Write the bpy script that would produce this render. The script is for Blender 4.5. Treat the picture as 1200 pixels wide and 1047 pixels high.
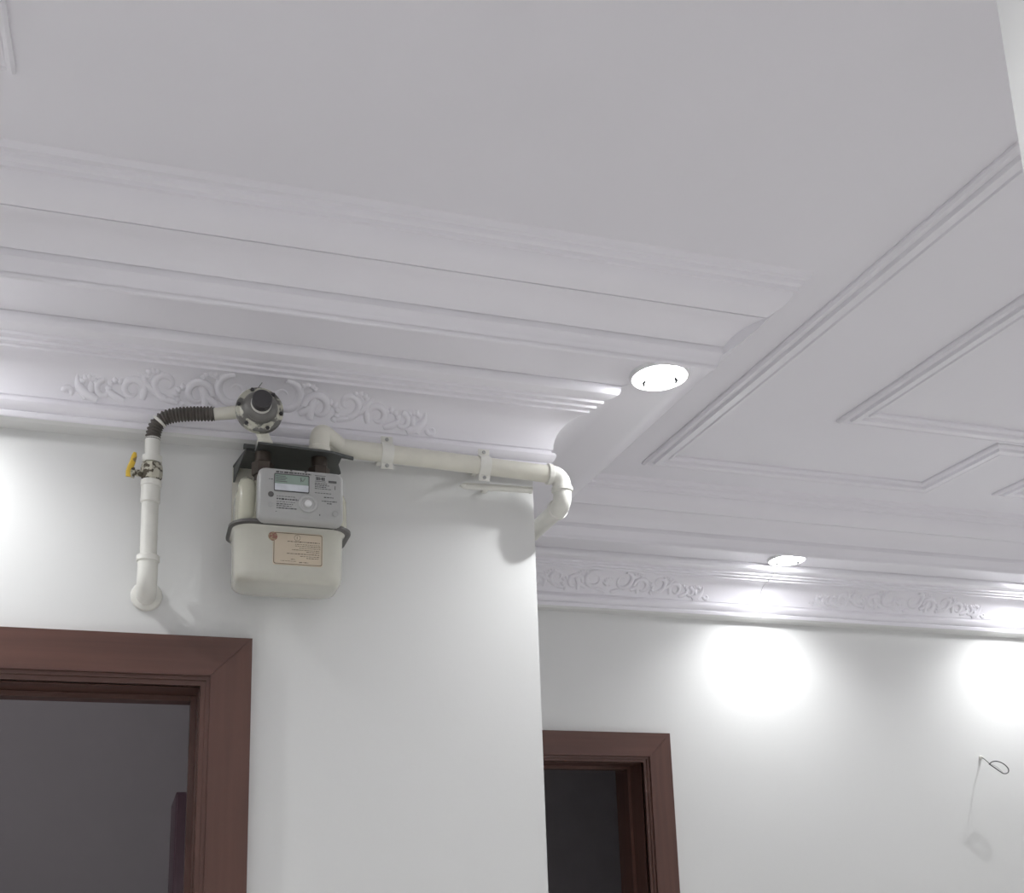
import bpy, bmesh, math, random
from mathutils import Vector, Matrix
random.seed(7)
PI = math.pi
scene = bpy.context.scene
for o in list(bpy.data.objects):
    bpy.data.objects.remove(o)
C = scene.collection

# ------------------------------------------------------------------ camera
CAMZ = 1.65
yaw, pitch, roll = 0.28111, 0.21904, -0.01745
F_PX, PX, PY = 1221.74, 519.87, 768.51
cam_d = bpy.data.cameras.new('camera')
cam = bpy.data.objects.new('camera', cam_d)
C.objects.link(cam)
fw = Vector((math.sin(yaw) * math.cos(pitch), math.cos(yaw) * math.cos(pitch), math.sin(pitch)))
rt0 = Vector((math.cos(yaw), -math.sin(yaw), 0))
up0 = rt0.cross(fw)
rt = rt0 * math.cos(roll) + up0 * math.sin(roll)
up = -rt0 * math.sin(roll) + up0 * math.cos(roll)
M = Matrix((rt, up, -fw)).transposed().to_4x4()
M.translation = Vector((0, 0, CAMZ))
cam.matrix_world = M
cam_d.sensor_fit = 'HORIZONTAL'
cam_d.sensor_width = 36
cam_d.lens = 36 * F_PX / 1200
cam_d.shift_x = (600 - PX) / 1200
cam_d.shift_y = (PY - 523.5) / 1200
cam_d.clip_start = 0.02
scene.camera = cam

# ------------------------------------------------------------------ world, exposure
w = bpy.data.worlds.new('world')
scene.world = w
w.use_nodes = True
w.node_tree.nodes['Background'].inputs[0].default_value = (0.02, 0.02, 0.022, 1)
w.node_tree.nodes['Background'].inputs[1].default_value = 1.0
vs = scene.view_settings
vs.view_transform = 'Standard'
vs.look = 'None'
vs.gamma = 1
vs.use_curve_mapping = False
vs.exposure = 0.57
SPOT_W = 13.6
LENS_E = 46.0
LAMP_COL = (0.965, 0.985, 1.0)

# ------------------------------------------------------------------ room numbers (metres)
YN = 2.10          # wall with the meter
XC = 0.8262        # its free corner
YF = 3.1945        # wall further back
XL, XR, YB = -2.7, 4.6, -2.6
Z0 = 0.9146 + CAMZ           # underside of the cornice at the wall
ZBAND = Z0 + 0.170
ZH = 1.2272 + CAMZ           # flat ceiling
ZD = 0.4962 + CAMZ           # top of door casings

# ------------------------------------------------------------------ materials
def nodes_of(name):
    m = bpy.data.materials.new(name)
    m.use_nodes = True
    nt = m.node_tree
    return m, nt, nt.nodes['Principled BSDF']

def mat(name, col, rough=0.5, metal=0.0, var=0.04, scale=30.0, bump=0.0, bscale=200.0, spec=0.5, coat=0.0):
    m, nt, b = nodes_of(name)
    b.inputs['Roughness'].default_value = rough
    b.inputs['Metallic'].default_value = metal
    b.inputs['Specular IOR Level'].default_value = spec
    b.inputs['Coat Weight'].default_value = coat
    tc = nt.nodes.new('ShaderNodeTexCoord')
    n = nt.nodes.new('ShaderNodeTexNoise')
    n.inputs['Scale'].default_value = scale
    n.inputs['Detail'].default_value = 4
    nt.links.new(tc.outputs['Object'], n.inputs['Vector'])
    r = nt.nodes.new('ShaderNodeValToRGB')
    r.color_ramp.elements[0].position = 0.3
    r.color_ramp.elements[1].position = 0.7
    r.color_ramp.elements[0].color = tuple(max(0, c * (1 - var)) for c in col) + (1,)
    r.color_ramp.elements[1].color = tuple(min(1, c * (1 + var)) for c in col) + (1,)
    nt.links.new(n.outputs['Fac'], r.inputs['Fac'])
    nt.links.new(r.outputs['Color'], b.inputs['Base Color'])
    if bump:
        n2 = nt.nodes.new('ShaderNodeTexNoise')
        n2.inputs['Scale'].default_value = bscale
        n2.inputs['Detail'].default_value = 3
        nt.links.new(tc.outputs['Object'], n2.inputs['Vector'])
        bp = nt.nodes.new('ShaderNodeBump')
        bp.inputs['Strength'].default_value = bump
        bp.inputs['Distance'].default_value = 0.002
        nt.links.new(n2.outputs['Fac'], bp.inputs['Height'])
        nt.links.new(bp.outputs['Normal'], b.inputs['Normal'])
    return m

def wood(name, col, rough=0.38, axis='Z'):
    m, nt, b = nodes_of(name)
    b.inputs['Roughness'].default_value = rough
    tc = nt.nodes.new('ShaderNodeTexCoord')
    mp = nt.nodes.new('ShaderNodeMapping')
    mp.inputs['Scale'].default_value = (30, 30, 1.5) if axis == 'Z' else (1.5, 30, 30)
    nt.links.new(tc.outputs['Object'], mp.inputs['Vector'])
    n = nt.nodes.new('ShaderNodeTexNoise')
    n.inputs['Scale'].default_value = 2.0
    n.inputs['Detail'].default_value = 6
    nt.links.new(mp.outputs['Vector'], n.inputs['Vector'])
    r = nt.nodes.new('ShaderNodeValToRGB')
    r.color_ramp.elements[0].position = 0.25
    r.color_ramp.elements[1].position = 0.75
    r.color_ramp.elements[0].color = (col[0] * .8, col[1] * .78, col[2] * .78, 1)
    r.color_ramp.elements[1].color = (col[0] * 1.18, col[1] * 1.18, col[2] * 1.15, 1)
    nt.links.new(n.outputs['Fac'], r.inputs['Fac'])
    nt.links.new(r.outputs['Color'], b.inputs['Base Color'])
    return m

def patchy(name, a, bcol, scale, pos=0.5, rough=0.5, metal=0.0):
    """worn paint: two colours in sharp-edged patches"""
    m, nt, b = nodes_of(name)
    b.inputs['Roughness'].default_value = rough
    b.inputs['Metallic'].default_value = metal
    tc = nt.nodes.new('ShaderNodeTexCoord')
    n = nt.nodes.new('ShaderNodeTexNoise')
    n.inputs['Scale'].default_value = scale
    n.inputs['Detail'].default_value = 5
    nt.links.new(tc.outputs['Object'], n.inputs['Vector'])
    r = nt.nodes.new('ShaderNodeValToRGB')
    r.color_ramp.elements[0].position = pos - .02
    r.color_ramp.elements[1].position = pos + .02
    r.color_ramp.elements[0].color = a + (1,)
    r.color_ramp.elements[1].color = bcol + (1,)
    nt.links.new(n.outputs['Fac'], r.inputs['Fac'])
    nt.links.new(r.outputs['Color'], b.inputs['Base Color'])
    return m

M_CEIL = mat('ceiling_paint', (0.87, 0.85, 0.895), 0.6, var=.012, scale=1.5, bump=.03, bscale=60)
M_GYP = mat('gypsum_paint', (0.87, 0.85, 0.895), 0.33, var=.012, scale=3, bump=.02, bscale=90)
M_WALL = mat('wall_paint', (0.745, 0.745, 0.735), 0.42, var=.015, scale=1.2, bump=.08, bscale=70)
M_BACK = mat('back_room_plaster', (0.64, 0.605, 0.63), 0.8, var=.04, scale=1.5)
M_FLOOR = mat('floor_tile', (0.82, 0.80, 0.78), 0.3, var=.05, scale=4)
M_GROUT = mat('floor_grout', (0.3, 0.29, 0.28), 0.8)
M_WOODV = wood('mahogany_upright', (0.105, 0.048, 0.037))
M_WOODH = wood('mahogany_head', (0.105, 0.048, 0.037), axis='X')
M_PLUM = wood('plum_wood', (0.16, 0.09, 0.12))
M_PIPE = mat('pipe_white_paint', (0.76, 0.75, 0.70), 0.35, var=.05, scale=25, bump=.15, bscale=60)
M_PIPE2 = mat('pipe_cream_paint', (0.70, 0.68, 0.60), 0.35, var=.05, scale=25, bump=.15, bscale=60)
M_CASE = mat('meter_cream_enamel', (0.56, 0.55, 0.44), 0.22, var=.03, scale=20, coat=.4)
M_CASE2 = mat('meter_grey_enamel', (0.56, 0.55, 0.48), 0.2, var=.03, scale=20, coat=.5)
M_RIM = mat('meter_rim_steel', (0.13, 0.125, 0.12), 0.4, metal=.4, var=.1)
M_INDEX = mat('index_grey_plastic', (0.43, 0.43, 0.42), 0.3, var=.02)
M_PRINT = mat('print_ink', (0.10, 0.10, 0.10), 0.6)
M_PRINTB = mat('label_brown_ink', (0.13, 0.10, 0.07), 0.6)
M_LCD = mat('lcd_green', (0.27, 0.35, 0.30), 0.15, var=.05)
M_CLEAR = mat('window_strip_glossy', (0.62, 0.65, 0.69), 0.08, var=.1, scale=60, coat=.8)  # lightened to stand in for white reflections on the strip
M_LABEL = mat('label_beige_paper', (0.62, 0.53, 0.41), 0.5, var=.05)
M_EMB = patchy('emblem_red_gold', (0.30, 0.14, 0.11), (0.42, 0.35, 0.22), 260, .50)
M_BRK = mat('bracket_dark_steel', (0.085, 0.09, 0.088), 0.5, metal=.2, var=.15, scale=18)
M_NUT = mat('union_dark_brown', (0.07, 0.055, 0.045), 0.45, metal=.5, var=.2)
M_REG = patchy('regulator_worn_paint', (0.16, 0.155, 0.145), (0.55, 0.54, 0.46), 38, .475, .4, .2)
M_REGG = mat('regulator_grey_metal', (0.17, 0.165, 0.155), 0.4, metal=.3, var=.15, scale=40)
M_CAP = mat('dark_plastic_cap', (0.045, 0.042, 0.045), 0.45, var=.1)
M_WIRE = mat('black_wire', (0.05, 0.05, 0.05), 0.5)
M_HOSE = mat('hose_brown_rubber', (0.10, 0.088, 0.078), 0.5, var=.25, scale=50)
M_BRASS = patchy('valve_worn_brass', (0.10, 0.085, 0.06), (0.55, 0.53, 0.44), 70, .5, .35, .5)
M_YEL = patchy('lever_yellow', (0.72, 0.48, 0.05), (0.30, 0.20, 0.07), 60, .62, .4)
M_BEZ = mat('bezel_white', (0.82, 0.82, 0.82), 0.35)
def lens_mat():
    m, nt, b = nodes_of('lamp_lens')
    b.inputs['Base Color'].default_value = (0.9, 0.9, 0.9, 1)
    b.inputs['Emission Color'].default_value = LAMP_COL + (1,)
    b.inputs['Emission Strength'].default_value = LENS_E
    return m
M_LENS = lens_mat()

# ------------------------------------------------------------------ helpers
def new_obj(name, bm, m, parent=None, smooth=0.6, recalc=True):
    if recalc:
        bmesh.ops.recalc_face_normals(bm, faces=bm.faces)
    me = bpy.data.meshes.new(name)
    bm.to_mesh(me)
    bm.free()
    if smooth:
        for p in me.polygons:
            p.use_smooth = True
        me.set_sharp_from_angle(angle=smooth)
    me.materials.append(m)
    o = bpy.data.objects.new(name, me)
    C.objects.link(o)
    if parent is not None:
        o.parent = parent
        o.matrix_parent_inverse = Matrix.Translation(-parent_origin(parent))
    return o

def parent_origin(p):
    v = Vector(p.location)
    q = p.parent
    while q is not None:
        v += q.matrix_parent_inverse.translation + q.location
        q = q.parent
    # parents are only translated; a child's own inverse cancels that translation
    if p.parent is not None:
        v = Vector(p.location)
    return v

def empty(name, loc, label=None, cat=None, group=None, kind=None, parent=None):
    o = bpy.data.objects.new(name, None)
    o.empty_display_size = .05
    C.objects.link(o)
    o.location = loc
    return tag(o, label, cat, group, kind)

def tag(o, label=None, cat=None, group=None, kind=None):
    if label: o['label'] = label
    if cat: o['category'] = cat
    if group: o['group'] = group
    if kind: o['kind'] = kind
    return o

def box(bm, x0, x1, y0, y1, z0, z1, bevel=0.0):
    vs_ = [bm.verts.new((x, y, z)) for z in (z0, z1) for y in (y0, y1) for x in (x0, x1)]
    fs = [bm.faces.new([vs_[i] for i in f]) for f in ((0, 2, 3, 1), (4, 5, 7, 6), (0, 1, 5, 4), (2, 6, 7, 3), (0, 4, 6, 2), (1, 3, 7, 5))]
    if bevel:
        es = list({e for f in fs for e in f.edges})
        bmesh.ops.bevel(bm, geom=es, offset=bevel, segments=2, profile=.5, affect='EDGES')
    return bm

def bxo(name, x0, x1, y0, y1, z0, z1, m, parent=None, bevel=0.0):
    return new_obj(name, box(bmesh.new(), x0, x1, y0, y1, z0, z1, bevel), m, parent)

def frame_at(d, ref=None):
    d = d.normalized()
    a = ref if ref is not None else (Vector((0, 0, 1)) if abs(d.z) < .9 else Vector((0, 1, 0)))
    s = d.cross(a)
    if s.length < 1e-6:
        s = d.cross(Vector((1, 0, 0)))
    s.normalize()
    return s, s.cross(d).normalized()

def tube(bm, pts, rad, seg=16, cap=True, squash=1.0):
    """tube along points with parallel-transported frames"""
    pts = [Vector(p) for p in pts]
    n = len(pts)
    if not hasattr(rad, '__len__'):
        rad = [rad] * n
    rings = []
    s = None
    for i, p in enumerate(pts):
        d = (pts[min(i + 1, n - 1)] - pts[max(i - 1, 0)]).normalized()
        if s is None:
            s, t = frame_at(d)
        else:
            s = (s - d * s.dot(d)).normalized()
            t = s.cross(d).normalized()
        rings.append([bm.verts.new(p + s * (rad[i] * math.cos(a)) + t * (rad[i] * squash * math.sin(a)))
                      for a in (2 * PI * k / seg for k in range(seg))])
    for a, b in zip(rings, rings[1:]):
        for k in range(seg):
            bm.faces.new((a[k], a[(k + 1) % seg], b[(k + 1) % seg], b[k]))
    if cap:
        bm.faces.new(rings[0][::-1])
        bm.faces.new(rings[-1])
    return bm

def lathe(bm, prof, origin, axis, seg=32):
    """prof: (r, h) pairs along axis from origin"""
    origin = Vector(origin)
    ax = Vector(axis).normalized()
    s, t = frame_at(ax)
    rings = []
    for r, h in prof:
        if r < 1e-6:
            rings.append([bm.verts.new(origin + ax * h)])
        else:
            rings.append([bm.verts.new(origin + ax * h + s * r * math.cos(2 * PI * k / seg) + t * r * math.sin(2 * PI * k / seg)) for k in range(seg)])
    for a, b in zip(rings, rings[1:]):
        for k in range(seg):
            if len(a) == 1 and len(b) == 1:
                continue
            if len(a) == 1:
                bm.faces.new((a[0], b[k], b[(k + 1) % seg]))
            elif len(b) == 1:
                bm.faces.new((a[k], a[(k + 1) % seg], b[0]))
            else:
                bm.faces.new((a[k], a[(k + 1) % seg], b[(k + 1) % seg], b[k]))
    for rg, pr in ((rings[0], prof[0]), (rings[-1], prof[-1])):
        if len(rg) > 1:
            bm.faces.new(rg)
    return bm

def rrect(x0, x1, y0, y1, r, seg=6):
    out = []
    for cx, cy, a0 in ((x1 - r, y1 - r, 0), (x0 + r, y1 - r, PI / 2), (x0 + r, y0 + r, PI), (x1 - r, y0 + r, 1.5 * PI)):
        for k in range(seg + 1):
            a = a0 + k * PI / 2 / seg
            out.append((cx + r * math.cos(a), cy + r * math.sin(a)))
    return out

def loft(bm, loops):
    """loops: lists of 3D points with equal counts; ends capped"""
    rs = [[bm.verts.new(p) for p in l] for l in loops]
    n = len(rs[0])
    for a, b in zip(rs, rs[1:]):
        for k in range(n):
            bm.faces.new((a[k], a[(k + 1) % n], b[(k + 1) % n], b[k]))
    bm.faces.new(rs[0][::-1])
    bm.faces.new(rs[-1])
    return bm

def arc(c, a, b, r, n=10):
    """quarter bend of radius r: leaves along -a side, ends along b; c is the sharp corner"""
    c, a, b = Vector(c), Vector(a).normalized(), Vector(b).normalized()
    o = c - a * r + b * r
    return [o - b * r * math.cos(t) + a * r * math.sin(t) for t in (PI / 2 * k / n for k in range(n + 1))]

def bez(p0, p1, p2, p3, n):
    return [p0 * (1 - t) ** 3 + p1 * 3 * t * (1 - t) ** 2 + p2 * 3 * t * t * (1 - t) + p3 * t ** 3 for t in (k / n for k in range(n + 1))]

def P(x, u, z):
    """point by the meter wall: x, distance u in front of the wall, height above the lens"""
    return Vector((x, YN - u, CAMZ + z))

# ------------------------------------------------------------------ shell
WT = 0.20
HEAD = ZD - 0.096
D1L, D1R = -0.72, 0.099        # door opening in the meter wall
D2L, D2R = 0.93, 1.614         # door opening in the far wall
def wall(name, boxes, m, label):
    bm = bmesh.new()
    for b in boxes:
        box(bm, *b)
    return tag(new_obj(name, bm, m, smooth=0), label, 'wall', kind='structure')
ZT = ZH + .1
wall('wall_front', [(XL - WT, D1L, YN, YN + WT, 0, ZT), (D1R, XC, YN, YN + WT, 0, ZT), (D1L, D1R, YN, YN + WT, HEAD, ZT)], M_WALL,
     'white painted wall that carries the gas meter above the doorway')
wall('wall_side', [(XC - .15, XC, YN + WT, YF, 0, ZT)], M_WALL, 'short white wall running back from the meter wall corner')
wall('wall_far', [(XC - .15, D2L, YF, YF + WT, 0, ZT), (D2R, XR + WT, YF, YF + WT, 0, ZT), (D2L, D2R, YF, YF + WT, HEAD, ZT)], M_WALL,
     'white far wall lit in scallops with a dark doorway')
wall('wall_right', [(XR, XR + WT, YB, YF, 0, ZT)], M_WALL, 'white wall closing the room on the right')
wall('wall_left', [(XL - WT, XL, YB, YN, 0, ZT)], M_WALL, 'white wall closing the room on the left')
wall('wall_back', [(XL - WT, XR + WT, YB - WT, YB, 0, ZT)], M_WALL, 'white wall closing the room at the back')
wall('wall_partition', [(0.858, 1.0, -0.9, 0.75, 0, ZH)], M_WALL, 'white end of a partition wall reaching up to the ceiling')

fl = tag(empty('floor', (0, 0, 0)), 'light beige tiled floor of the room', 'floor', kind='structure')
bm = box(bmesh.new(), XL, XR, YB, YF + WT, -.1, -.004)
new_obj('grout_bed', bm, M_GROUT, fl, smooth=0)
tile_me = None
ny, nx = 10, 12
tw, th = (XR - XL) / nx, (YF - YB) / ny
for i in range(nx):
    for j in range(ny):
        if tile_me is None:
            o = bxo('tile', -tw / 2 + .002, tw / 2 - .002, -th / 2 + .002, th / 2 - .002, -.02, 0, M_FLOOR)
            tile_me = o.data
        else:
            o = bpy.data.objects.new('tile', tile_me)
            C.objects.link(o)
        o.parent = fl
        o.location = (XL + tw * (i + .5), YB + th * (j + .5), 0)
ce = tag(bxo('ceiling', XL - WT, XR + WT, YB - WT, YF + WT, ZH, ZH + .1, M_CEIL), 'flat white ceiling with raised moulding frames', 'ceiling', kind='structure')

# dim rooms behind the two doorways
for nm, bx_, lb in (('wall_inner_back', (-2.4, XC - .25, 4.6, 4.7, 0, 2.8), 'dim grey back wall of the room behind the near doorway'),
                    ('wall_inner_left', (-2.5, -2.4, YN + WT, 4.7, 0, 2.8), 'dim grey left wall of the room behind the near doorway'),
                    ('wall_inner_right', (XC - .25, XC - .15, YN + WT, 4.7, 0, 2.8), 'dim grey right wall of the room behind the near doorway'),
                    ('ceiling_inner', (-2.5, XC - .15, YN + WT, 4.7, 2.8, 2.86), 'dim ceiling of the room behind the near doorway'),
                    ('floor_inner', (-2.5, XC - .15, YN + WT, 4.7, -.06, 0), 'floor of the dim room behind the near doorway'),
                    ('wall_passage_back', (XC, 2.5, 5.2, 5.3, 0, 2.8), 'dark back wall behind the far doorway'),
                    ('wall_passage_left', (XC - .1, XC, YF + WT, 5.3, 0, 2.8), 'dark left wall behind the far doorway'),
                    ('wall_passage_right', (2.5, 2.6, YF + WT, 5.3, 0, 2.8), 'dark right wall behind the far doorway'),
                    ('ceiling_passage', (XC - .1, 2.6, YF + WT, 5.3, 2.8, 2.86), 'dark ceiling behind the far doorway'),
                    ('floor_passage', (XC - .1, 2.6, YF + WT, 5.3, -.06, 0), 'floor of the dark room behind the far doorway')):
    wall(nm, [bx_], M_BACK, lb)

# ------------------------------------------------------------------ door frames
def door_frame(name, xl, xr, y, label):
    e = tag(empty(name, ((xl + xr) / 2, y, 0)), label, 'door frame', kind='structure')
    cw, t = 0.099, 0.022
    def casing(nm, pts, m):       # a mitred board, front face at y - t
        bm = bmesh.new()
        f = [bm.verts.new((px, y - t, pz)) for px, pz in pts]
        b = [bm.verts.new((px, y, pz)) for px, pz in pts]
        bm.faces.new(f); bm.faces.new(b[::-1])
        for k in range(4):
            bm.faces.new((f[k], f[(k + 1) % 4], b[(k + 1) % 4], b[k]))
        bmesh.ops.recalc_face_normals(bm, faces=bm.faces)
        bmesh.ops.bevel(bm, geom=[ed for ed in bm.edges if all(abs(v.co.y - (y - t)) < 1e-6 for v in ed.verts)], offset=.0012, segments=2, affect='EDGES')
        return new_obj(nm, bm, m, e)
    i = .018                                     # casing stops short of the opening: a bead follows
    H = HEAD
    casing('casing', [(xr + i, 0), (xr + cw, 0), (xr + cw, H + cw), (xr + i, H + i)], M_WOODV)
    casing('casing', [(xl - i, 0), (xl - cw, 0), (xl - cw, H + cw), (xl - i, H + i)], M_WOODV)
    casing('casing', [(xl - cw, H + cw), (xr + cw, H + cw), (xr + i, H + i), (xl - i, H + i)], M_WOODH)
    # bead: two small steps inside the casing
    for k, (a, b, dep) in enumerate(((.010, .018, .015), (.0, .010, .010))):
        bxo('bead', xr + a, xr + b, y - dep, y + .01, 0, H + b, M_WOODV, e)
        bxo('bead', xl - b, xl - a, y - dep, y + .01, 0, H + b, M_WOODV, e)
        bxo('bead', xl - a, xr + a, y - dep, y + .01, H + a, H + b, M_WOODH, e)
    # jambs lining the opening and their stop
    th_ = .03
    bxo('jamb', xr - .002, xr + .02, y + .01, y + WT + .01, 0, H, M_WOODV, e)
    bxo('jamb', xl - .02, xl + .002, y + .01, y + WT + .01, 0, H, M_WOODV, e)
    bxo('head_jamb', xl, xr, y + .01, y + WT + .01, H - .002, H + .02, M_WOODH, e)
    bxo('stop', xr - .014, xr - .002, y + .09, y + .13, 0, H - .003, M_WOODV, e)
    bxo('stop', xl + .002, xl + .014, y + .09, y + .13, 0, H - .003, M_WOODV, e)
    bxo('stop', xl + .0145, xr - .0145, y + .09, y + .13, H - .014, H - .003, M_WOODH, e)
    return e
door_frame('door_1', D1L, D1R, YN, 'mahogany brown door frame in the wall under the gas meter')
door_frame('door_2', D2L, D2R, YF, 'mahogany brown door frame in the far wall')

# ------------------------------------------------------------------ cornice: profile (u from wall, height above its underside)
def cove(t, h=0.0):
    th = t * PI / 2
    u, z = .038 + .060 * (1 - math.cos(th)), .056 + .069 * math.sin(th)
    nu, nz = math.cos(th) / .060, -math.sin(th) / .069
    l = math.hypot(nu, nz)
    return u + h * nu / l, z + h * nz / l
PROF_A = [(0, .10), (0, 0), (.028, .004), (.035, .010), (.0369, .0155), (.0369, .020), (.033, .024), (.037, .027), (.0415, .034), (.043, .041), (.041, .047),
          (.035, .050), (.035, .054)] + [cove(k / 9) for k in range(10)] + \
         [(.1025, .1245), (.1035, .130), (.1145, .131), (.1155, .1365), (.127, .138), (.128, .144), (.141, .1455), (.152, .150), (.1560, .156), (.1572, .1635), (.1574, .174), (.150, .174)]
PROF_B = [(.158, .178), (.1590, .178), (.1592, .170), (.297, .170), (.2985, .155), (.3015, .1514), (.3055, .1530), (.3075, .1575), (.3078, .1640), (.3092, .1642), (.3094, .1600), (.3115, .1680), (.3130, .1705), (.3150, .180), (.319, .186), (.3192, .205), (.3206, .2052), (.3208, .1995), (.3227, .2022),
          (.330, .2125), (.342, .2230), (.356, .2310), (.371, .2365), (.3848, .2392), (.3850, .2440), (.3866, .2442), (.3868, .2402), (.398, .2475), (.410, .2540), (.419, .2630), (.425, .2735), (.4275, .2800),
          (.4335, .2815), (.4355, .2890), (.4420, .2930), (.4445, .3000), (.4530, .3020), (.4560, .3090), (.4595, .3128), (.4595, .32), (.158, .32)]
PROF_R = [(0, .32), (0, .012), (.012, .020), (.022, .040), (.034, .070), (.052, .100), (.078, .128), (.110, .150), (.145, .164), (.175, .170), (.275, .170), (.300, .1745), (.325, .186),
          (.350, .203), (.375, .224), (.400, .249), (.420, .272), (.436, .294), (.444, .3128), (.444, .32)]
PROF_U = [(0, -.0015), (.029, .0028), (.0350, .0085), (.030, .009), (0, .006)]
CORN = [(XL, YN), (XC, YN), (XC, YF), (XR, YF), (XR, YB), (XL, YB)]
def seg_dirs(i):
    a, b = Vector(CORN[i]), Vector(CORN[(i + 1) % 6])
    d = (b - a).normalized()
    return a, b, d, Vector((d.y, -d.x))          # inward normal (path runs clockwise)
def mitre(i):
    n1, n2 = seg_dirs((i - 1) % 6)[3], seg_dirs(i)[3]
    return (n1 + n2) / (1 + n1.dot(n2))
def sweep(prof, pa, ma, pb, mb, closed=True):
    bm = bmesh.new()
    r = []
    for p_, m_ in ((pa, ma), (pb, mb)):
        r.append([bm.verts.new((p_.x + m_.x * u, p_.y + m_.y * u, Z0 + z)) for u, z in prof])
    n = len(prof)
    for k in range(n):
        bm.faces.new((r[0][k], r[0][(k + 1) % n], r[1][(k + 1) % n], r[1][k]))
    bm.faces.new(r[0]); bm.faces.new(r[1][::-1])
    return bm

def relief(base, d, n):
    """carved acanthus scrollwork following the cove, centred on base; s along the wall, t up the cove"""
    bm = bmesh.new()
    def pt(s, t, h):
        u, z = cove(max(0, min(1, t)), h)
        q = base + d * s + n * u
        return Vector((q.x, q.y, Z0 + z))
    def stroke(pts, r0, r1, h0=-.0022, bulge=0.6):
        m = len(pts)
        P_ = [pt(s, t, h0) for s, t in pts]
        R_ = []
        for k in range(m):
            f = k / (m - 1)
            R_.append(max(.0006, (r0 + (r1 - r0) * f) * (bulge + (1 - bulge) * math.sin(PI * min(1, f * 1.15 + .1)))))
        tube(bm, P_, [q_ * 2.1 for q_ in R_], seg=8)
    T = .100                                     # length of the cove, to turn t into metres
    def spiral(s0, t0, r, a0, turns, sgn, r0, r1, n_=22):
        pts = []
        for k in range(n_):
            f = k / (n_ - 1)
            a = a0 + sgn * f * turns * 2 * PI
            rr = r * (1 - .82 * f)
            pts.append((s0 + rr * math.cos(a), t0 + rr * math.sin(a) / T))
        stroke(pts, r0, r1)
    def leaf(s0, t0, s1, t1, bend, r0):
        pts = []
        for k in range(9):
            f = k / 8
            ds, dt = s1 - s0, (t1 - t0)
            pts.append((s0 + ds * f - dt * T * bend * math.sin(PI * f), t0 + dt * f + ds / T * bend * math.sin(PI * f)))
        stroke(pts, r0, .0008, bulge=.35)
    def lobes(s0, t0, r, a0, a1, m, r0):
        for k in range(m):
            a = math.radians(a0 + (a1 - a0) * k / (m - 1))
            leaf(s0 + .35 * r * math.cos(a), t0 + .35 * r * math.sin(a) / T, s0 + r * math.cos(a), t0 + r * math.sin(a) / T, .12, r0)
    for sg in (-1, 1):
        for (c, t0, r, a0, a1) in ((.100, .70, .030, 20, 160), (.150, .30, .034, -60, 80), (.212, .62, .030, 10, 150), (.285, .30, .030, -30, 120), (.338, .30, .030, 40, 150)):
            lobes(sg * c, t0, r, a0 if sg > 0 else 180 - a0, a1 if sg > 0 else 180 - a1, 5, .0046)
    # middle shell: a fan of petals inside two facing scrolls
    for k in range(7):
        a = math.radians(20 + k * 23.3)
        leaf(0, .32, .034 * math.cos(a), .32 + .045 * math.sin(a) / T, 0, .0055)
    for sg in (-1, 1):
        spiral(sg * .052, .52, .040, PI / 2 if sg > 0 else PI / 2, 1.15, -sg, .0052, .0025)
        leaf(sg * .01, .10, sg * .075, .12, .10 * sg, .005)
        # running scroll outwards
        spiral(sg * .125, .36, .030, PI if sg > 0 else 0, 1.2, -sg, .0055, .002)
        leaf(sg * .085, .20, sg * .120, .92, -.25 * sg, .006)
        leaf(sg * .110, .10, sg * .165, .72, .30 * sg, .006)
        spiral(sg * .190, .50, .028, -PI / 2, 1.15, sg, .005, .002)
        leaf(sg * .165, .15, sg * .225, .10, .12 * sg, .005)
        leaf(sg * .205, .30, sg * .228, .95, -.30 * sg, .0055)
        spiral(sg * .255, .32, .024, PI if sg > 0 else 0, 1.2, -sg, .005, .002)
        leaf(sg * .235, .15, sg * .275, .82, .30 * sg, .0055)
        leaf(sg * .270, .10, sg * .305, .62, -.28 * sg, .0055)
        spiral(sg * .310, .26, .018, PI / 2, 1.1, -sg, .0045, .002)
        leaf(sg * .322, .05, sg * .352, .78, -.32 * sg, .0075)
        leaf(sg * .345, .06, sg * .358, .55, .35 * sg, .0060)
        leaf(sg * .345, .04, sg * .385, .20, .40 * sg, .0055)
        spiral(sg * .378, .14, .011, PI, 1.0, sg, .004, .002, 12)
    return bm

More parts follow.
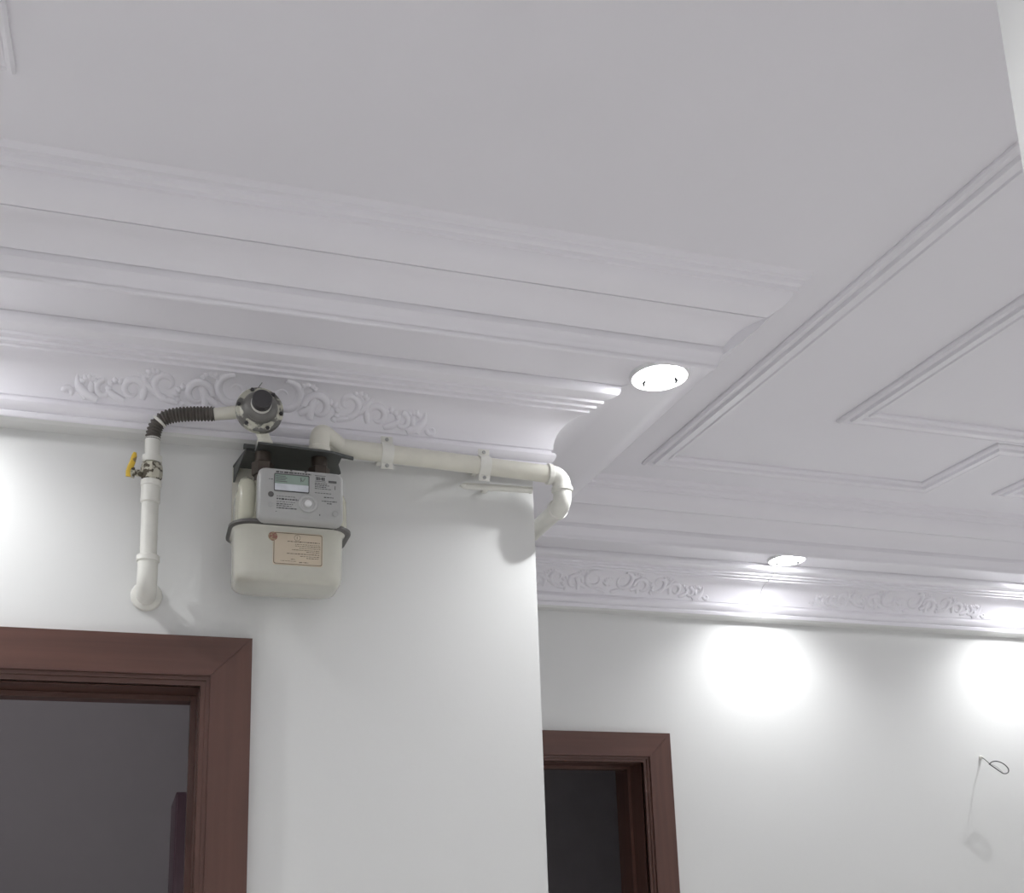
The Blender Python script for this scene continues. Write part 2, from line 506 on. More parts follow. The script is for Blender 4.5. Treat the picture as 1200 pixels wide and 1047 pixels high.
SIDE = ['the meter wall', 'the side wall behind the meter corner', 'the far wall', 'the right wall', 'the back wall', 'the left wall']
PERIOD = 1.19
MOTIF = {0: [.197, .197 - PERIOD], 2: [2.69 - PERIOD, 2.69, 2.69 + PERIOD]}
for i in range(6):
    a, b, d, n = seg_dirs(i)
    tr = tag(empty('trim_%d' % (i + 1), (a.x, a.y, Z0)), 'white gypsum cornice with stepped cove along ' + SIDE[i], 'cornice', kind='structure')
    L_ = (b - a).length
    if i == 1:                                   # the short return has a plain cove
        new_obj('plain_cove', sweep(PROF_R, a, mitre(i), b, n), M_GYP, tr, smooth=.6)
        tr['label'] = 'plain white cove running back from the meter corner'
        continue
    cents = [c - a.x for c in MOTIF.get(i, [])]
    cuts = sorted({round(c + k * PERIOD / 2, 4) for c in cents for k in (-1, 1)})
    cuts = [c for c in cuts if .2 < c < L_ - .3]
    st = [0] + cuts + [L_]
    for k in range(len(st) - 1):
        s0, s1 = st[k], st[k + 1]
        ma = mitre(i) if k == 0 and i != 2 else n
        mb = mitre((i + 1) % 6) if k == len(st) - 2 else n
        g0 = 0 if k == 0 else .0008
        g1 = 0 if k == len(st) - 2 else .0008
        o = new_obj('cornice_panel', sweep(PROF_A, a + d * (s0 + g0), ma, a + d * (s1 - g1), mb), M_GYP, tr, smooth=.45)
        for c in cents:
            if s0 < c < s1:
                r = new_obj('scroll_relief', relief(a + d * c, d, n), M_GYP, None, smooth=1.2)
                r.parent = o
                r.matrix_parent_inverse = Matrix.Identity(4)
    new_obj('ceiling_moulding', sweep(PROF_B, a, n if i == 2 else mitre(i), b, mitre((i + 1) % 6)), M_GYP, tr, smooth=.45)
    new_obj('under_strip', sweep(PROF_U, a, n if i == 2 else mitre(i), b, mitre((i + 1) % 6)), M_WALL, tr, smooth=.45)
    # plaster dabs over the joints between panels
    for c in cuts:
        bm = bmesh.new()
        pts = []
        for (u, z) in PROF_A[5:-2:2]:
            q = a + d * (c + random.uniform(-.0015, .0015)) + n * (u - .001)
            pts.append((q.x, q.y, Z0 + z))
        tube(bm, pts, [random.uniform(.0012, .0028) for _ in pts], seg=6)
        new_obj('joint_filler', bm, M_GYP, tr, smooth=1.2)

# raised frames planted on the flat ceiling
PROF_F = [(-.035, 0), (-.035, -.006), (-.030, -.011), (-.024, -.011), (-.021, -.007), (-.012, -.007), (-.009, -.015), (.009, -.015), (.012, -.007), (.021, -.007), (.024, -.011),
          (.030, -.011), (.035, -.006), (.035, 0)]
tcount = [6]
def ceiling_frame(pts, label, closed=False):
    tcount[0] += 1
    tr = tag(empty('trim_%d' % tcount[0], (pts[0][0], pts[0][1], ZH)), label, 'moulding', kind='structure')
    V = [Vector(p) for p in pts]
    m = len(V)
    nseg = m if closed else m - 1
    def nrm(i):
        d = (V[(i + 1) % m] - V[i % m]).normalized()
        return Vector((d.y, -d.x))
    for i in range(nseg):
        n = nrm(i)
        def mt(j, first):
            if not closed and ((first and i == 0) or (not first and i == nseg - 1)):
                return n
            o = nrm((i - 1) % m) if first else nrm((i + 1) % m)
            return (n + o) / (1 + n.dot(o))
        ma, mb = mt(i, True), mt(i, False)
        a, b = V[i], V[(i + 1) % m]
        bm = bmesh.new()
        r = [[bm.verts.new((p.x + q.x * u, p.y + q.y * u, ZH + z)) for u, z in PROF_F] for p, q in ((a, ma), (b, mb))]
        k_ = len(PROF_F)
        for k in range(k_):
            bm.faces.new((r[0][k], r[0][(k + 1) % k_], r[1][(k + 1) % k_], r[1][k]))
        bm.faces.new(r[0]); bm.faces.new(r[1][::-1])
        new_obj('strip', bm, M_GYP, tr, smooth=.3)
ceiling_frame([(1.42, -1.9), (1.42, 2.595), (2.36, 2.595), (2.36, 2.285), (3.05, 2.285), (3.05, 2.595), (4.0, 2.595), (4.0, -1.9)],
              'raised outer frame on the ceiling with a stepped corner', True)
ceiling_frame([(1.81, -1.5), (1.81, 2.205), (3.61, 2.205), (3.61, -1.5)], 'raised inner frame on the ceiling inside the stepped one', True)
ceiling_frame([(2.66, 2.42), (2.66, 2.56), (2.94, 2.56), (2.94, 2.42)], 'small raised frame in the notch of the stepped ceiling frame', True)
ceiling_frame([(-.27, 1.445), (-.27, -1.9), (-2.1, -1.9), (-2.1, 1.445)], 'raised frame on the ceiling over the near doorway side', True)

# ------------------------------------------------------------------ downlights
def downlight(x, y, label, group='recessed round downlights', ZBAND=ZBAND):
    e = tag(empty('downlight', (x, y, ZBAND)), label, 'downlight', group)
    bm = lathe(bmesh.new(), [(.041, .001), (.041, -.002), (.050, -.004), (.060, -.0095), (.063, -.009), (.065, -.001), (.065, .001)], (x, y, ZBAND), (0, 0, 1), 40)
    new_obj('bezel', bm, M_BEZ, e)
    bm = lathe(bmesh.new(), [(.037, .0005), (.037, -.007), (.0355, -.012), (.030, -.016), (.018, -.0185), (0, -.0195)], (x, y, ZBAND), (0, 0, 1), 40)
    new_obj('lens', bm, M_LENS, e, smooth=1.0)
    for sg in (-1, 1):
        a0 = -.60 if sg > 0 else PI - .36
        bm = tube(bmesh.new(), [(x + .0345 * math.cos(a0 + t_), y + .0345 * math.sin(a0 + t_), ZBAND - .0195) for t_ in (-.45 + .9 * k / 8 for k in range(9))], [.0006, .0022, .0030, .0034, .0035, .0034, .0030, .0022, .0006], 8)
        new_obj('spring_clip', bm, M_CAP, e, smooth=1)
    ld = bpy.data.lights.new('downlight_beam', 'SPOT')
    ld.energy = SPOT_W
    ld.color = LAMP_COL
    ld.spot_size = math.radians(136)
    ld.spot_blend = 1.0
    ld.shadow_soft_size = .008
    lo = bpy.data.objects.new('downlight_beam', ld)
    C.objects.link(lo)
    lo.parent = e
    lo.location = (0, 0, -.045)
UB = .228
downlight(XC + .215, YN - UB, 'glowing round downlight at the corner of the cornice band by the pipe elbow')
downlight(-.50, YN - UB, 'round downlight in the cornice band over the mahogany door beside the meter')
downlight(2.09, YF - UB, 'round downlight in the far cornice band over the scallop beside the far door')
downlight(3.19, YF - UB, 'round downlight in the far cornice band above the hanging wires')
ring = [(-1.45, YN - UB, 'added unseen round downlight in the band at the far end of the meter wall')]  # lamps added out of view round the room to lift the ambient light
for k, y in enumerate((2.0, .95, -.1, -1.15)):
    ring.append((XR - UB, y, ('first', 'second', 'third', 'fourth')[k] + ' added unseen round downlight along the right wall counted from the far wall'))
for k, y in enumerate((1.2, .1, -1.0)):
    ring.append((XL + UB, y, ('first', 'second', 'third')[k] + ' added unseen round downlight along the left wall counted from the meter wall'))
for k, x in enumerate((-2.2, -1.1, 0, 1.1, 2.2, 3.3)):
    ring.append((x, YB + UB, ('first', 'second', 'third', 'fourth', 'fifth', 'sixth')[k] + ' added unseen round downlight along the back wall counted from the left wall'))
downlight(.45, .46, 'added unseen round downlight in the flat ceiling beside the partition wall end', ZBAND=ZH)  # added out of view to brighten the partition face
for k, (x, y) in enumerate(((-1.2, -.35), (-1.2, -1.25), (2.7, -.35), (2.7, -1.25), (2.2, .55), (3.2, .55))):  # more unseen lamps added for ambient fill
    downlight(x, y, 'added unseen round downlight in the flat ceiling inside the ' + ('left frame, nearer the meter wall', 'left frame, nearer the back wall', 'right inner frame, between the other pairs',
              'right inner frame, nearer the back wall', 'right inner frame, on its partition side', 'right inner frame, on its right wall side')[k], ZBAND=ZH)
for x, y, t in ring:
    downlight(x, y, t)

# ------------------------------------------------------------------ gas meter
mt_ = tag(empty('gas_meter', P(.25, .1, .585)), 'cream diaphragm gas meter with grey display box hung on the wall', 'gas meter')
def plan(x0, x1, u0, u1, r, z):
    return [(x, y, CAMZ + z) for x, y in rrect(x0, x1, YN - u1, YN - u0, r, 6)]
# lower case
bm = loft(bmesh.new(), [plan(.163, .347, .045, .148, .03, .582), plan(.155, .354, .036, .158, .034, .584), plan(.150, .358, .031, .163, .036, .590),
                        plan(.148, .360, .030, .165, .038, .600), plan(.147, .361, .029, .166, .038, .685), plan(.143, .366, .025, .170, .040, .691)])
low = new_obj('lower_case', bm, M_CASE2, mt_, smooth=.8)
# crimped rim
bm = loft(bmesh.new(), [plan(.139, .374, .021, .176, .044, .691), plan(.136, .377, .018, .179, .046, .693), plan(.136, .377, .018, .179, .046, .6975), plan(.139, .374, .021, .176, .044, .700)])
new_obj('rim', bm, M_RIM, mt_, smooth=.8)
# upper case: body with rounded shoulders, plus two pressed bulges on its left half
bm = loft(bmesh.new(), [plan(.145, .374, .025, .168, .040, .700), plan(.148, .371, .028, .164, .040, .708), plan(.149, .370, .029, .160, .040, .765),
                        plan(.153, .366, .033, .154, .038, .780), plan(.163, .356, .043, .144, .032, .791), plan(.180, .330, .055, .130, .025, .796)])
new_obj('upper_case', bm, M_CASE, mt_, smooth=.8)
for xc, wd in ((.1695, .0185), (.196, .013)):
    bm = bmesh.new()
    pts = [P(xc, .142, .700), P(xc, .150, .712), P(xc, .150, .760), P(xc, .145, .774), P(xc, .132, .783), P(xc, .112, .786)]
    tube(bm, pts, [wd * .9, wd, wd, wd, wd * .9, wd * .6], 12)
    new_obj('case_rib', bm, M_CASE, mt_, smooth=1.0)
bm = tube(bmesh.new(), [P(.168, .10, .792), P(.168, .10, .810)], [.0045, .0035], 10)
new_obj('seal_pin', bm, M_PIPE, mt_)
# unions on top
for nm, xc in (('inlet_union', .203), ('outlet_union', .318)):
    bm = lathe(bmesh.new(), [(.017, 0), (.017, .02), (.0165, .022), (.0165, .0755), (.0, .0755)], P(xc, .100, .792), (0, 0, 1), 24)
    un = new_obj(nm, bm, M_NUT, mt_)
    bm = lathe(bmesh.new(), [(.0215, 0), (.0225, .002), (.0225, .026), (.0215, .028)], P(xc, .100, .818), (0, 0, 1), 6)
    new_obj('hex_nut', bm, M_NUT, mt_, smooth=.3)

# index box (a rounded slab whose front face leans with the case)
FU = .200
def fr(x0, x1, z0, z1, r, u):
    return [P(x, u, z) for x, z in rrect(x0, x1, z0, z1, r, 5)]
bm = loft(bmesh.new(), [fr(.187, .349, .693, .797, .012, .150), fr(.185, .351, .691, .799, .014, .168), fr(.185, .351, .691, .799, .014, .190),
                        fr(.187, .349, .693, .797, .013, .196), fr(.192, .344, .698, .792, .010, FU)])
idx = new_obj('index_box', bm, M_INDEX, mt_, smooth=.7)
def sub(name, bm, m, parent, smooth=.5):
    o = new_obj(name, bm, m, None, smooth=smooth)
    o.parent = parent
    o.matrix_parent_inverse = Matrix.Identity(4)
    return o
def slab(x0, x1, z0, z1, r, u0, u1):
    return loft(bmesh.new(), [fr(x0, x1, z0, z1, r, u0), fr(x0, x1, z0, z1, r, u1)])
def ring_flat(bm, pts_o, pts_i, u0, u1):
    a = [[bm.verts.new(P(x, u, z)) for x, z in pl] for pl, u in ((pts_o, u0), (pts_o, u1), (pts_i, u1), (pts_i, u0))]
    n = len(pts_o)
    for q, w_ in zip(a, a[1:] + a[:1]):
        for k in range(n):
            bm.faces.new((q[k], q[(k + 1) % n], w_[(k + 1) % n], w_[k]))
    return bm
sub('display_screen', slab(.2165, .2815, .7655, .7845, .001, FU - .001, FU + .0006), M_LCD, idx)
sub('display_window', slab(.2165, .2815, .752, .7655, .001, FU - .001, FU + .0012), M_CLEAR, idx)
bm = ring_flat(bmesh.new(), rrect(.215, .283, .750, .786, .002, 3), rrect(.2165, .2815, .7515, .7845, .001, 3), FU - .001, FU + .0016)
sub('display_frame', bm, M_PRINT, idx)
bm = bmesh.new()
for k in range(4):
    box(bm, .2185, .2400 - .003 * (k % 2), YN - FU - .0009, YN - FU - .0004, CAMZ + .7695 + k * .0036, CAMZ + .7708 + k * .0036)
box(bm, .266, .2675, YN - FU - .0009, YN - FU - .0004, CAMZ + .772, CAMZ + .781)
tube(bm, [P(.2675, FU + .0007, .776), P(.2705, FU + .0007, .773), P(.275, FU + .0007, .781)], .0005, 6)
tag(sub('screen_digits', bm, M_PRINT, idx), kind='stuff')
# optical port: raised ring, core coloured near-white to stand in for a lamp glint
PB = P(.281, FU, .7285)
bm = lathe(bmesh.new(), [(.0185, -.001), (.0185, .002), (.017, .003), (.0125, .003), (.0115, .0015), (.0, .0015)], PB, (0, -1, 0), 32)
sub('optical_port', bm, M_INDEX, idx)
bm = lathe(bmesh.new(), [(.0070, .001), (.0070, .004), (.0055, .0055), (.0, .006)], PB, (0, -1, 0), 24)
sub('port_lens_glint', bm, M_BEZ, idx, 1.0)
for x, z, r in ((.2095, .7425, .0055), (.2095, .7215, .005), (.335, .7125, .006)):
    bm = lathe(bmesh.new(), [(r, -.001), (r, .001), (r - .001, .0012), (r - .0012, .0004), (0, .0004)], P(x, FU, z), (0, -1, 0), 20)
    sub('round_mark', bm, M_INDEX if r != .0055 else M_RIM, idx)
bm = bmesh.new()
def dash_line(x0, x1, z, h, gap=.0014, wmin=.002, wmax=.006, u=FU):
    x = x0
    while x < x1 - .001:
        w_ = min(random.uniform(wmin, wmax), x1 - x)
        hh = h * random.uniform(.7, 1)
        box(bm, x, x + w_, YN - u - .0005, YN - u + .0005, CAMZ + z - hh / 2, CAMZ + z + hh / 2)
        x += w_ + gap
dash_line(.2185, .286, .7895, .0036, .0012, .003, .009)
dash_line(.205, .213, .7735, .0016)
for z, x1, h in ((.7345, .262, .0034), (.7290, .258, .0012), (.7245, .254, .0018), (.7205, .250, .0014), (.7160, .259, .0020), (.7400, .256, .0010)):
    dash_line(.2205, x1, z, h)
box(bm, .294, .315, YN - FU - .0005, YN - FU + .0005, CAMZ + .7765, CAMZ + .7772)
box(bm, .294, .315, YN - FU - .0005, YN - FU + .0005, CAMZ + .7882, CAMZ + .7889)
dash_line(.296, .314, .7825, .007, .001, .001, .003)
for z, x0, x1, h in ((.7725, .294, .318, .0016), (.7690, .294, .322, .0014), (.7655, .294, .316, .0016), (.7618, .294, .326, .0012), (.7530, .294, .326, .0012),
                     (.7450, .312, .332, .0018), (.7370, .308, .337, .0016), (.7325, .318, .327, .0018)):
    dash_line(x0, x1, z, h)
box(bm, .3205, .3365, YN - FU - .0005, YN - FU + .0005, CAMZ + .7755, CAMZ + .7800)
dash_line(.333, .336, .7660, .009, .001, .001, .0016)
dash_line(.219, .221, .7085, .0016); dash_line(.303, .305, .7080, .0035)
tag(sub('printed_lettering', bm, M_PRINT, idx), kind='stuff')
for x, z in ((.248, .7955), (.276, .7945)):
    bm = lathe(bmesh.new(), [(.0022, -.002), (.0022, .0012), (0, .0014)], P(x, FU - .002, z), (0, -1, 0), 10)
    sub('seal_screw', bm, M_PRINT, idx)
# label on the lower case
LU = .1662
lab = new_obj('data_label', slab(.219, .316, .6135, .6795, .004, LU - .002, LU + .0004), M_LABEL, mt_)
bm = ring_flat(bmesh.new(), rrect(.2205, .3145, .615, .678, .004, 5), rrect(.2215, .3135, .616, .677, .0035, 5), LU - .001, LU + .0008)
sub('label_border', bm, M_PRINTB, lab)
bm = bmesh.new()
rows = [(.6615, .247, .310, .0020), (.6565, .262, .310, .0012), (.6530, .262, .311, .0014), (.6490, .270, .311, .0012), (.6450, .256, .309, .0014), (.6415, .284, .311, .0013),
        (.6370, .246, .310, .0016), (.6325, .272, .310, .0012), (.6290, .284, .309, .0015), (.6255, .254, .262, .0015), (.6215, .234, .264, .0010), (.6200, .270, .288, .0016)]
for z, x0, x1, h in rows:
    dash_line(x0, x1, z, h, .0012, .0015, .006, LU)
tube(bm, [P(.266 + .0058 * math.cos(a), LU, .6695 + .0058 * math.sin(a)) for a in (2 * PI * k / 20 for k in range(21))], .0006, 6)
dash_line(.2650, .2670, .6695, .006, .001, .001, .001, LU)
tag(sub('label_lettering', bm, M_PRINTB, lab), kind='stuff')
bm = lathe(bmesh.new(), [(.0088, -.002), (.0088, .0012), (0, .0014)], P(.2185, LU, .6695), (0, -1, 0), 28)
tag(new_obj('round_emblem', bm, M_EMB, mt_), 'round red and gold emblem sticker')

# ------------------------------------------------------------------ bracket the meter hangs from
bk = tag(empty('meter_bracket', P(.26, .05, .88)), 'dark steel bracket plate above the gas meter', 'bracket')
def plate(pts, z0, z1):
    bm = bmesh.new()
    return loft(bm, [[P(x, u, z0) for x, u in pts], [P(x, u, z1) for x, u in pts]])
ZP = .868
new_obj('top_plate', plate([(.150, .012), (.168, .108), (.188, .100), (.188, .146), (.340, .135), (.362, .122), (.362, .075), (.376, .030), (.362, .012)], ZP, ZP + .004), M_BRK, bk, smooth=.3)
new_obj('back_plate', plate([(.150, .001), (.150, .012), (.362, .012), (.362, .001)], .700, ZP), M_PIPE2, bk, smooth=.3)
new_obj('hook_end', plate([(.163, .100), (.163, .112), (.186, .112), (.186, .100)], ZP + .0045, ZP + .012), M_BRK, bk, smooth=.3)
new_obj('hook_end', plate([(.345, .108), (.345, .122), (.389, .104), (.389, .098)], ZP + .0041, ZP + .0095), M_BRK, bk, smooth=.3)
bm = bmesh.new()
v = [[bm.verts.new(P(*q)) for q in tri] for tri in (((.150, .004, ZP), (.166, .100, ZP), (.150, .004, .832)), ((.153, .004, ZP), (.169, .100, ZP), (.153, .004, .832)))]
bm.faces.new(v[0]); bm.faces.new(v[1][::-1])
for k in range(3):
    bm.faces.new((v[0][k], v[0][(k + 1) % 3], v[1][(k + 1) % 3], v[1][k]))
new_obj('side_gusset', bm, M_BRK, bk, smooth=.3)

# ------------------------------------------------------------------ regulator
RX, RZ = .1895, .939
rg = tag(empty('gas_regulator', P(RX, .12, RZ)), 'round worn grey gas regulator with dark cap beside the cornice', 'regulator')
AX = Vector((0, -1, 0))
RB = P(RX, .105, RZ)
bm = lathe(bmesh.new(), [(0, -.002), (.026, 0), (.034, .010), (.038, .028), (.046, .032), (.0475, .034), (.0475, .040)], RB, AX, 40)
new_obj('rear_bowl', bm, M_REG, rg)
bm = lathe(bmesh.new(), [(.0475, .040), (.0475, .046), (.046, .0475), (.040, .048), (.037, .051), (.032, .060), (.024, .067), (.020, .068), (0, .068)], RB, AX, 40)
new_obj('front_cover', bm, M_REG, rg)
bm = lathe(bmesh.new(), [(.0355, .0525), (.0345, .0562), (.030, .0630), (.024, .0685), (.0205, .0695), (0, .0695)], RB, AX, 40)
new_obj('cover_cone', bm, M_REGG, rg)
bm = lathe(bmesh.new(), [(.0200, .066), (.0205, .074), (.0200, .077), (0, .077)], RB, AX, 32)
new_obj('cap_collar', bm, M_PIPE, rg)
bm = lathe(bmesh.new(), [(.0190, .076), (.0195, .078), (.0195, .094), (.0180, .096), (0, .096)], RB, AX, 32)
new_obj('cap', bm, M_CAP, rg)
for k in range(6):
    a = math.radians(90 + 22 + k * 60)
    c_ = RB + Vector((.0425 * math.cos(a), 0, .0425 * math.sin(a)))
    bm = lathe(bmesh.new(), [(.0042, .044), (.0042, .0510), (.003, .0525), (0, .0525)], c_, AX, 6)
    new_obj('bolt', bm, M_CAP, rg, smooth=.3)
bm = tube(bmesh.new(), [P(.196, .122, .905), P(.199, .126, .897), P(.202, .128, .888), P(.203, .128, .8735)], [.0115, .0125, .013, .013], 18)
new_obj('outlet_neck', bm, M_PIPE2, rg, smooth=1)
bm = lathe(bmesh.new(), [(.0145, 0), (.0160, .002), (.0160, .008), (.0145, .010)], P(.203, .128, .8735), (0, 0, 1), 18)
new_obj('neck_collar', bm, M_PIPE2, rg)
bm = tube(bmesh.new(), [P(.155, .108, .950), P(.130, .100, .948), P(.104, .095, .945)], [.0135, .013, .0125], 18)
new_obj('inlet_stub', bm, M_PIPE2, rg, smooth=1)
bm = tube(bmesh.new(), [P(.185, .148, .985), P(.189, .150, .992), P(.193, .150, .998)], .0007, 6)
new_obj('seal_wire', bm, M_WIRE, rg)

# ------------------------------------------------------------------ riser, valve and hose
rp = tag(empty('gas_pipe', P(-.012, .03, .585)), 'white vertical gas pipe rising from a wall rosette above the door', 'pipe')
el = arc(P(-.012, .058, .580), (0, -1, 0), (0, 0, 1), .030, 8)
bm = tube(bmesh.new(), [P(-.012, -.01, .580)] + el + [P(-.012, .058, .640)], [.0195] * (len(el) + 2), 20)
new_obj('elbow', bm, M_PIPE, rp, smooth=1)
bm = lathe(bmesh.new(), [(.0195, 0), (.0225, .002), (.0225, .012), (.0200, .014)], P(-.012, .058, .634), (0, 0, 1), 28)
new_obj('collar', bm, M_PIPE, rp)
bm = lathe(bmesh.new(), [(.030, .0), (.031, .003), (.029, .007), (.022, .010)], P(-.012, 0, .580), (0, -1, 0), 28)
new_obj('rosette', bm, M_PIPE, rp)
bm = tube(bmesh.new(), [P(-.012, .058, .636), P(-.013, .058, .765)], .0165, 24)
new_obj('straight_pipe', bm, M_PIPE, rp, smooth=1)
bm = lathe(bmesh.new(), [(.0175, 0), (.0190, .002), (.0190, .034), (.0205, .036), (.0205, .046), (.018, .048)], P(-.013, .058, .757), (0, 0, 1), 28)
new_obj('coupling', bm, M_PIPE, rp)

va = tag(empty('gas_valve', P(-.013, .058, .805)), 'brass ball valve with yellow lever on the vertical pipe', 'valve')
bm = lathe(bmesh.new(), [(.017, 0), (.020, .004), (.0215, .012), (.0215, .026), (.020, .034), (.017, .037)], P(-.013, .058, .805), (0, 0, 1), 8)
new_obj('valve_body', bm, M_BRASS, va, smooth=.3)
bm = lathe(bmesh.new(), [(.0185, 0), (.0195, .002), (.0195, .014), (.0150, .016)], P(-.013, .058, .842), (0, 0, 1), 24)
new_obj('valve_nut', bm, M_PIPE, va)
bm = tube(bmesh.new(), [P(-.032, .060, .818), P(-.052, .062, .817)], [.0075, .006], 12)
new_obj('stem', bm, M_BRASS, va)
bm = lathe(bmesh.new(), [(.010, 0), (.011, .002), (.011, .007), (.006, .009)], P(-.045, .062, .817), (-1, 0, 0), 6)
new_obj('stem_nut', bm, M_BRASS, va, smooth=.3)
bm = bmesh.new()
lp = [(-.055, .062, .808), (-.055, .064, .818), (-.0535, .067, .828), (-.050, .068, .838), (-.0475, .068, .850), (-.0465, .068, .858)]
tube(bm, [P(*q) for q in lp], [.007, .0075, .0062, .0058, .0055, .003], 12, squash=.5)
new_obj('lever', bm, M_YEL, va, smooth=1)

hs = tag(empty('corrugated_hose', P(-.013, .058, .858)), 'dark ribbed corrugated hose bending from the valve to the regulator', 'hose')
bm = tube(bmesh.new(), [P(-.013, .058, .856), P(-.014, .058, .895)], [.0148, .0150], 20)
new_obj('lower_sleeve', bm, M_PIPE, hs, smooth=1)
hp = bez(P(-.014, .058, .891), P(-.012, .060, .945), P(.010, .072, .947), P(.104, .095, .9455), 190)
acc, hr = 0, []
for k, q in enumerate(hp):
    if k: acc += (q - hp[k - 1]).length
    hr.append(.0138 + .0017 * math.sin(acc / .0068 * 2 * PI))
bm = tube(bmesh.new(), hp, hr, 18)
new_obj('ribbed_tube', bm, M_HOSE, hs, smooth=1.2)
bm = lathe(bmesh.new(), [(.0146, 0), (.0158, .0015), (.0158, .0045), (.0146, .006)], hp[62], hp[64] - hp[60], 18)
new_obj('clip_ring', bm, M_PIPE, hs)

# ------------------------------------------------------------------ outlet pipe along the wall to the corner
op = tag(empty('gas_pipe', P(.318, .08, .884)), 'long cream gas pipe running under the cornice and bending round the corner', 'pipe')
r0 = .0195
bm = tube(bmesh.new(), [P(.316, .112, .8735)] + bez(P(.316, .112, .890), P(.316, .112, .932), P(.326, .100, .922), P(.362, .0872, .9025), 14), .0208, 22)
new_obj('outlet_elbow', bm, M_PIPE2, op, smooth=1)
bm = lathe(bmesh.new(), [(.0205, 0), (.0225, .002), (.0225, .012), (.0205, .014)], P(.316, .112, .8735), (0, 0, 1), 24)
new_obj('outlet_collar', bm, M_PIPE2, op)
xe = .868
ue = .070
bm = tube(bmesh.new(), [P(.335, .088, .903), P(.836, ue, .896)], r0, 26)
new_obj('straight_pipe', bm, M_PIPE2, op, smooth=1)
bm = lathe(bmesh.new(), [(.0195, 0), (.0235, .0015), (.0235, .011), (.0205, .0125)], P(.832, ue, .896), (1, 0, 0), 26)
new_obj('collar', bm, M_PIPE, op)
e1 = arc(P(xe, ue, .896), (1, 0, 0), (0, 0, -1), .024, 10)
bm = tube(bmesh.new(), [P(.836, ue, .896)] + e1 + [P(xe, ue, .862)], .0205, 24)
new_obj('corner_elbow', bm, M_PIPE, op, smooth=1)
bm = lathe(bmesh.new(), [(.0205, 0), (.0238, .0015), (.0238, .010), (.0205, .0115)], P(xe, ue, .856), (0, 0, 1), 26)
new_obj('collar', bm, M_PIPE, op)
e2 = arc(P(xe, ue, .826), (0, 0, -1), (0, 1, 0), .024, 10)
bm = tube(bmesh.new(), [P(xe, ue, .862)] + e2 + [P(xe, .030, .826)], .0205, 24)
new_obj('return_elbow', bm, M_PIPE, op, smooth=1)
bm = lathe(bmesh.new(), [(.0205, 0), (.0238, .0015), (.0238, .010), (.0205, .0115)], P(xe, .044, .826), (0, 1, 0), 26)
new_obj('collar', bm, M_PIPE, op)
bm = tube(bmesh.new(), [P(xe, .034, .826), P(xe, -1.08, .826)], r0, 24)
new_obj('return_pipe', bm, M_PIPE, op, smooth=1)

# clamps
def clamp(x, uc, zc, label):
    e = tag(empty('pipe_clamp', P(x, 0, zc)), label, 'pipe clamp', 'clamps on the long gas pipe')
    hw = .0125
    bm = bmesh.new()
    ro = r0 + .0022
    prof = [(uc + .004, zc - .036), (uc + .004, zc - ro - .001)] + [(uc + ro * math.cos(a), zc + ro * math.sin(a)) for a in (math.radians(-70 + 140 * k / 14) for k in range(15))] + \
           [(uc + .004, zc + ro + .001), (uc + .004, zc + .037)]
    inn = [(uc + .0015, zc - .036), (uc + .0015, zc - ro + .0006)] + [(uc + (ro - .0018) * math.cos(a), zc + (ro - .0018) * math.sin(a)) for a in (math.radians(-70 + 140 * k / 14) for k in range(15))] + \
          [(uc + .0015, zc + ro - .0006), (uc + .0015, zc + .037)]
    R_ = [[[bm.verts.new(P(xx, u, z)) for u, z in pr] for pr in (prof, inn)] for xx in (x - hw, x + hw)]
    n = len(prof)
    for k in range(n - 1):
        bm.faces.new((R_[0][0][k], R_[1][0][k], R_[1][0][k + 1], R_[0][0][k + 1]))
        bm.faces.new((R_[0][1][k + 1], R_[1][1][k + 1], R_[1][1][k], R_[0][1][k]))
        bm.faces.new((R_[0][0][k], R_[0][0][k + 1], R_[0][1][k + 1], R_[0][1][k]))
        bm.faces.new((R_[1][0][k + 1], R_[1][0][k], R_[1][1][k], R_[1][1][k + 1]))
    for k in (0, n - 1):
        bm.faces.new((R_[0][0][k], R_[0][1][k], R_[1][1][k], R_[1][0][k]))
    new_obj('strap', bm, M_PIPE, e, smooth=.5)
    new_obj('wall_block', box(bmesh.new(), x - .006, x + .006, YN - uc + .019, YN, CAMZ + zc + .006, CAMZ + zc + .014), M_PIPE, e)
    for zz in (zc - .029, zc + .030):
        bm = lathe(bmesh.new(), [(.0042, 0), (.0042, .0015), (.003, .0028), (.0012, .0028), (.0012, .001), (0, .001)], P(x, uc + .004, zz), (0, -1, 0), 14)
        new_obj('screw', bm, M_INDEX, e)
    return e
clamp(.4640, .0835, .9013, 'white saddle clamp on the long gas pipe next to the meter')
clamp(.6830, .0755, .8982, 'white saddle clamp on the long gas pipe towards the wall corner')
st_ = tag(empty('plastic_conduit', P(.73, .02, .872)), 'short white conduit stub on the wall under the long gas pipe', 'conduit')
bm = tube(bmesh.new(), [P(.655, .028, .868), P(.810, .028, .872)], .0075, 14, cap=False)
new_obj('tube', bm, M_PIPE, st_, smooth=1)
bm = lathe(bmesh.new(), [(.0060, 0), (.0082, .001), (.0082, .006), (.0060, .007)], P(.806, .028, .8718), (1, 0, 0), 14)
new_obj('end_ring', bm, M_PIPE, st_)
bm = lathe(bmesh.new(), [(0, 0), (.005, .006), (.0075, .014), (.0075, .016)], P(.641, .028, .8675), (1, 0, 0), 14)
new_obj('tapered_tip', bm, M_PIPE, st_, smooth=1)
new_obj('standoff', box(bmesh.new(), .70, .712, YN - .024, YN, CAMZ + .866, CAMZ + .872), M_PIPE, st_)

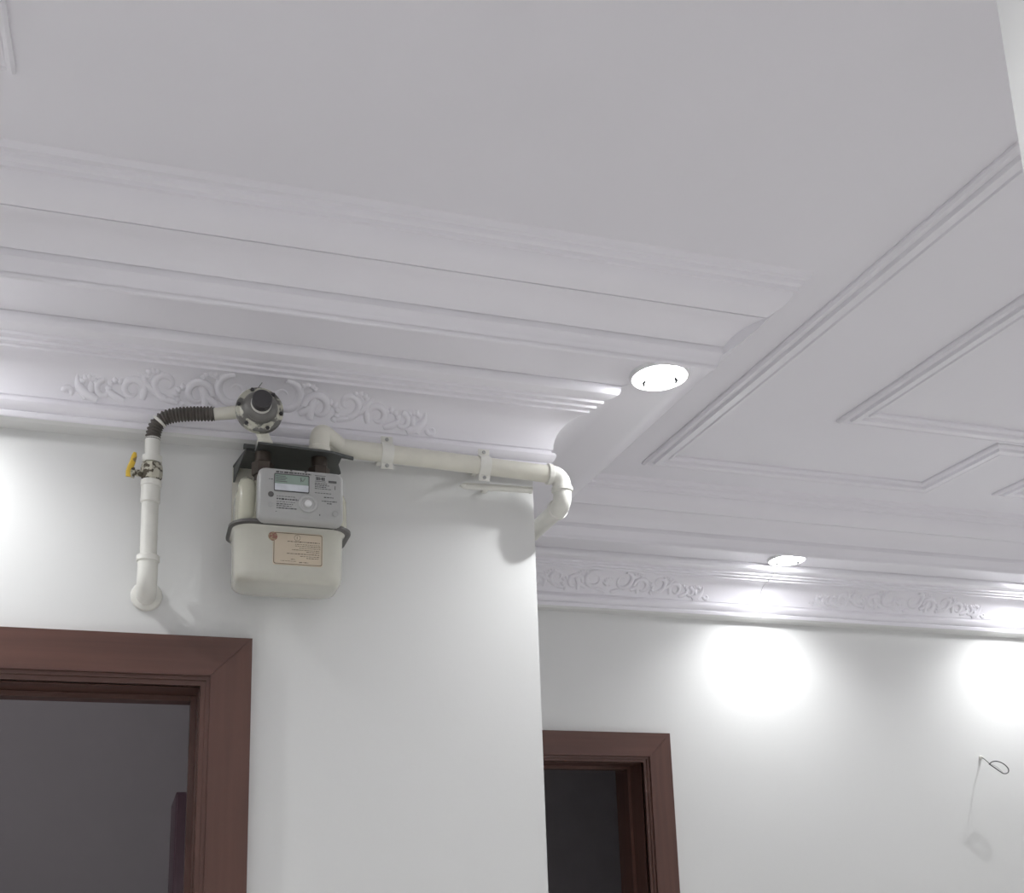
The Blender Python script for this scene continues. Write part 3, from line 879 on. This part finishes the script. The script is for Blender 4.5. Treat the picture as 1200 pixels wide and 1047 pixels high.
# ------------------------------------------------------------------ bare wires on the far wall
def Q(x, u, z):
    return Vector((x, YF - u, CAMZ + z))
hw_ = tag(empty('hanging_wire', Q(3.008, 0, .44)), 'thin dark wires looping out of a hole in the far wall', 'wire')
bm = lathe(bmesh.new(), [(.007, 0), (.007, .004), (.0045, .010), (.003, .012)], Q(3.008, 0, .442), (0, -1, 0), 14)
new_obj('wall_sleeve', bm, M_PIPE, hw_)
bm = tube(bmesh.new(), bez(Q(3.008, .008, .440), Q(2.995, .03, .434), Q(2.99, .05, .422), Q(2.981, .07, .408), 16), .0018, 8)
new_obj('wire', bm, M_REGG, hw_, smooth=1)
loop = bez(Q(2.981, .07, .408), Q(2.995, .07, .428), Q(3.045, .07, .420), Q(3.062, .07, .392), 16) + bez(Q(3.062, .07, .392), Q(3.066, .07, .374), Q(3.045, .07, .372), Q(3.034, .07, .375), 8)[1:] + bez(Q(3.034, .07, .375), Q(3.02, .07, .382), Q(3.0, .07, .396), Q(2.979, .068, .409), 12)[1:]
bm = tube(bmesh.new(), loop, .0019, 8)
new_obj('wire', bm, M_WIRE, hw_, smooth=1)
bm = tube(bmesh.new(), bez(Q(2.985, .068, .407), Q(3.01, .06, .408), Q(3.03, .06, .395), Q(3.036, .068, .378), 12), .0010, 8)
new_obj('wire', bm, M_INDEX, hw_, smooth=1)

# ------------------------------------------------------------------ inside the near doorway
cb = tag(empty('tall_cupboard', (.2, 3.3, 0)), 'plum brown cupboard edge standing inside the dim room', 'cupboard')
bxo('carcass', .092, .55, 3.2, 3.7, 0, CAMZ + .290, M_PLUM, cb, .004)
bxo('door', .095, .545, 3.18, 3.2, .06, CAMZ + .285, M_PLUM, cb, .003)

# weak bulb added out of view to brighten that room
bl = tag(empty('fill_bulb', (-.9, 3.3, 2.8)), 'added unseen bulb that brightens the dim room behind the near doorway', 'fill light')
new_obj('holder', lathe(bmesh.new(), [(.03, 0), (.03, -.006), (.018, -.02), (.016, -.045)], (-.9, 3.3, 2.8), (0, 0, 1), 20), M_BEZ, bl)
new_obj('bulb', lathe(bmesh.new(), [(.014, -.045), (.022, -.06), (.03, -.085), (.026, -.105), (.012, -.118), (0, -.12)], (-.9, 3.3, 2.8), (0, 0, 1), 20), M_BEZ, bl, smooth=1)
ld = bpy.data.lights.new('fill_light', 'POINT')
ld.energy = 3.0
ld.shadow_soft_size = .03
lo = bpy.data.objects.new('fill_light', ld)
C.objects.link(lo)
lo.parent = bl
lo.location = (0, 0, -.16)
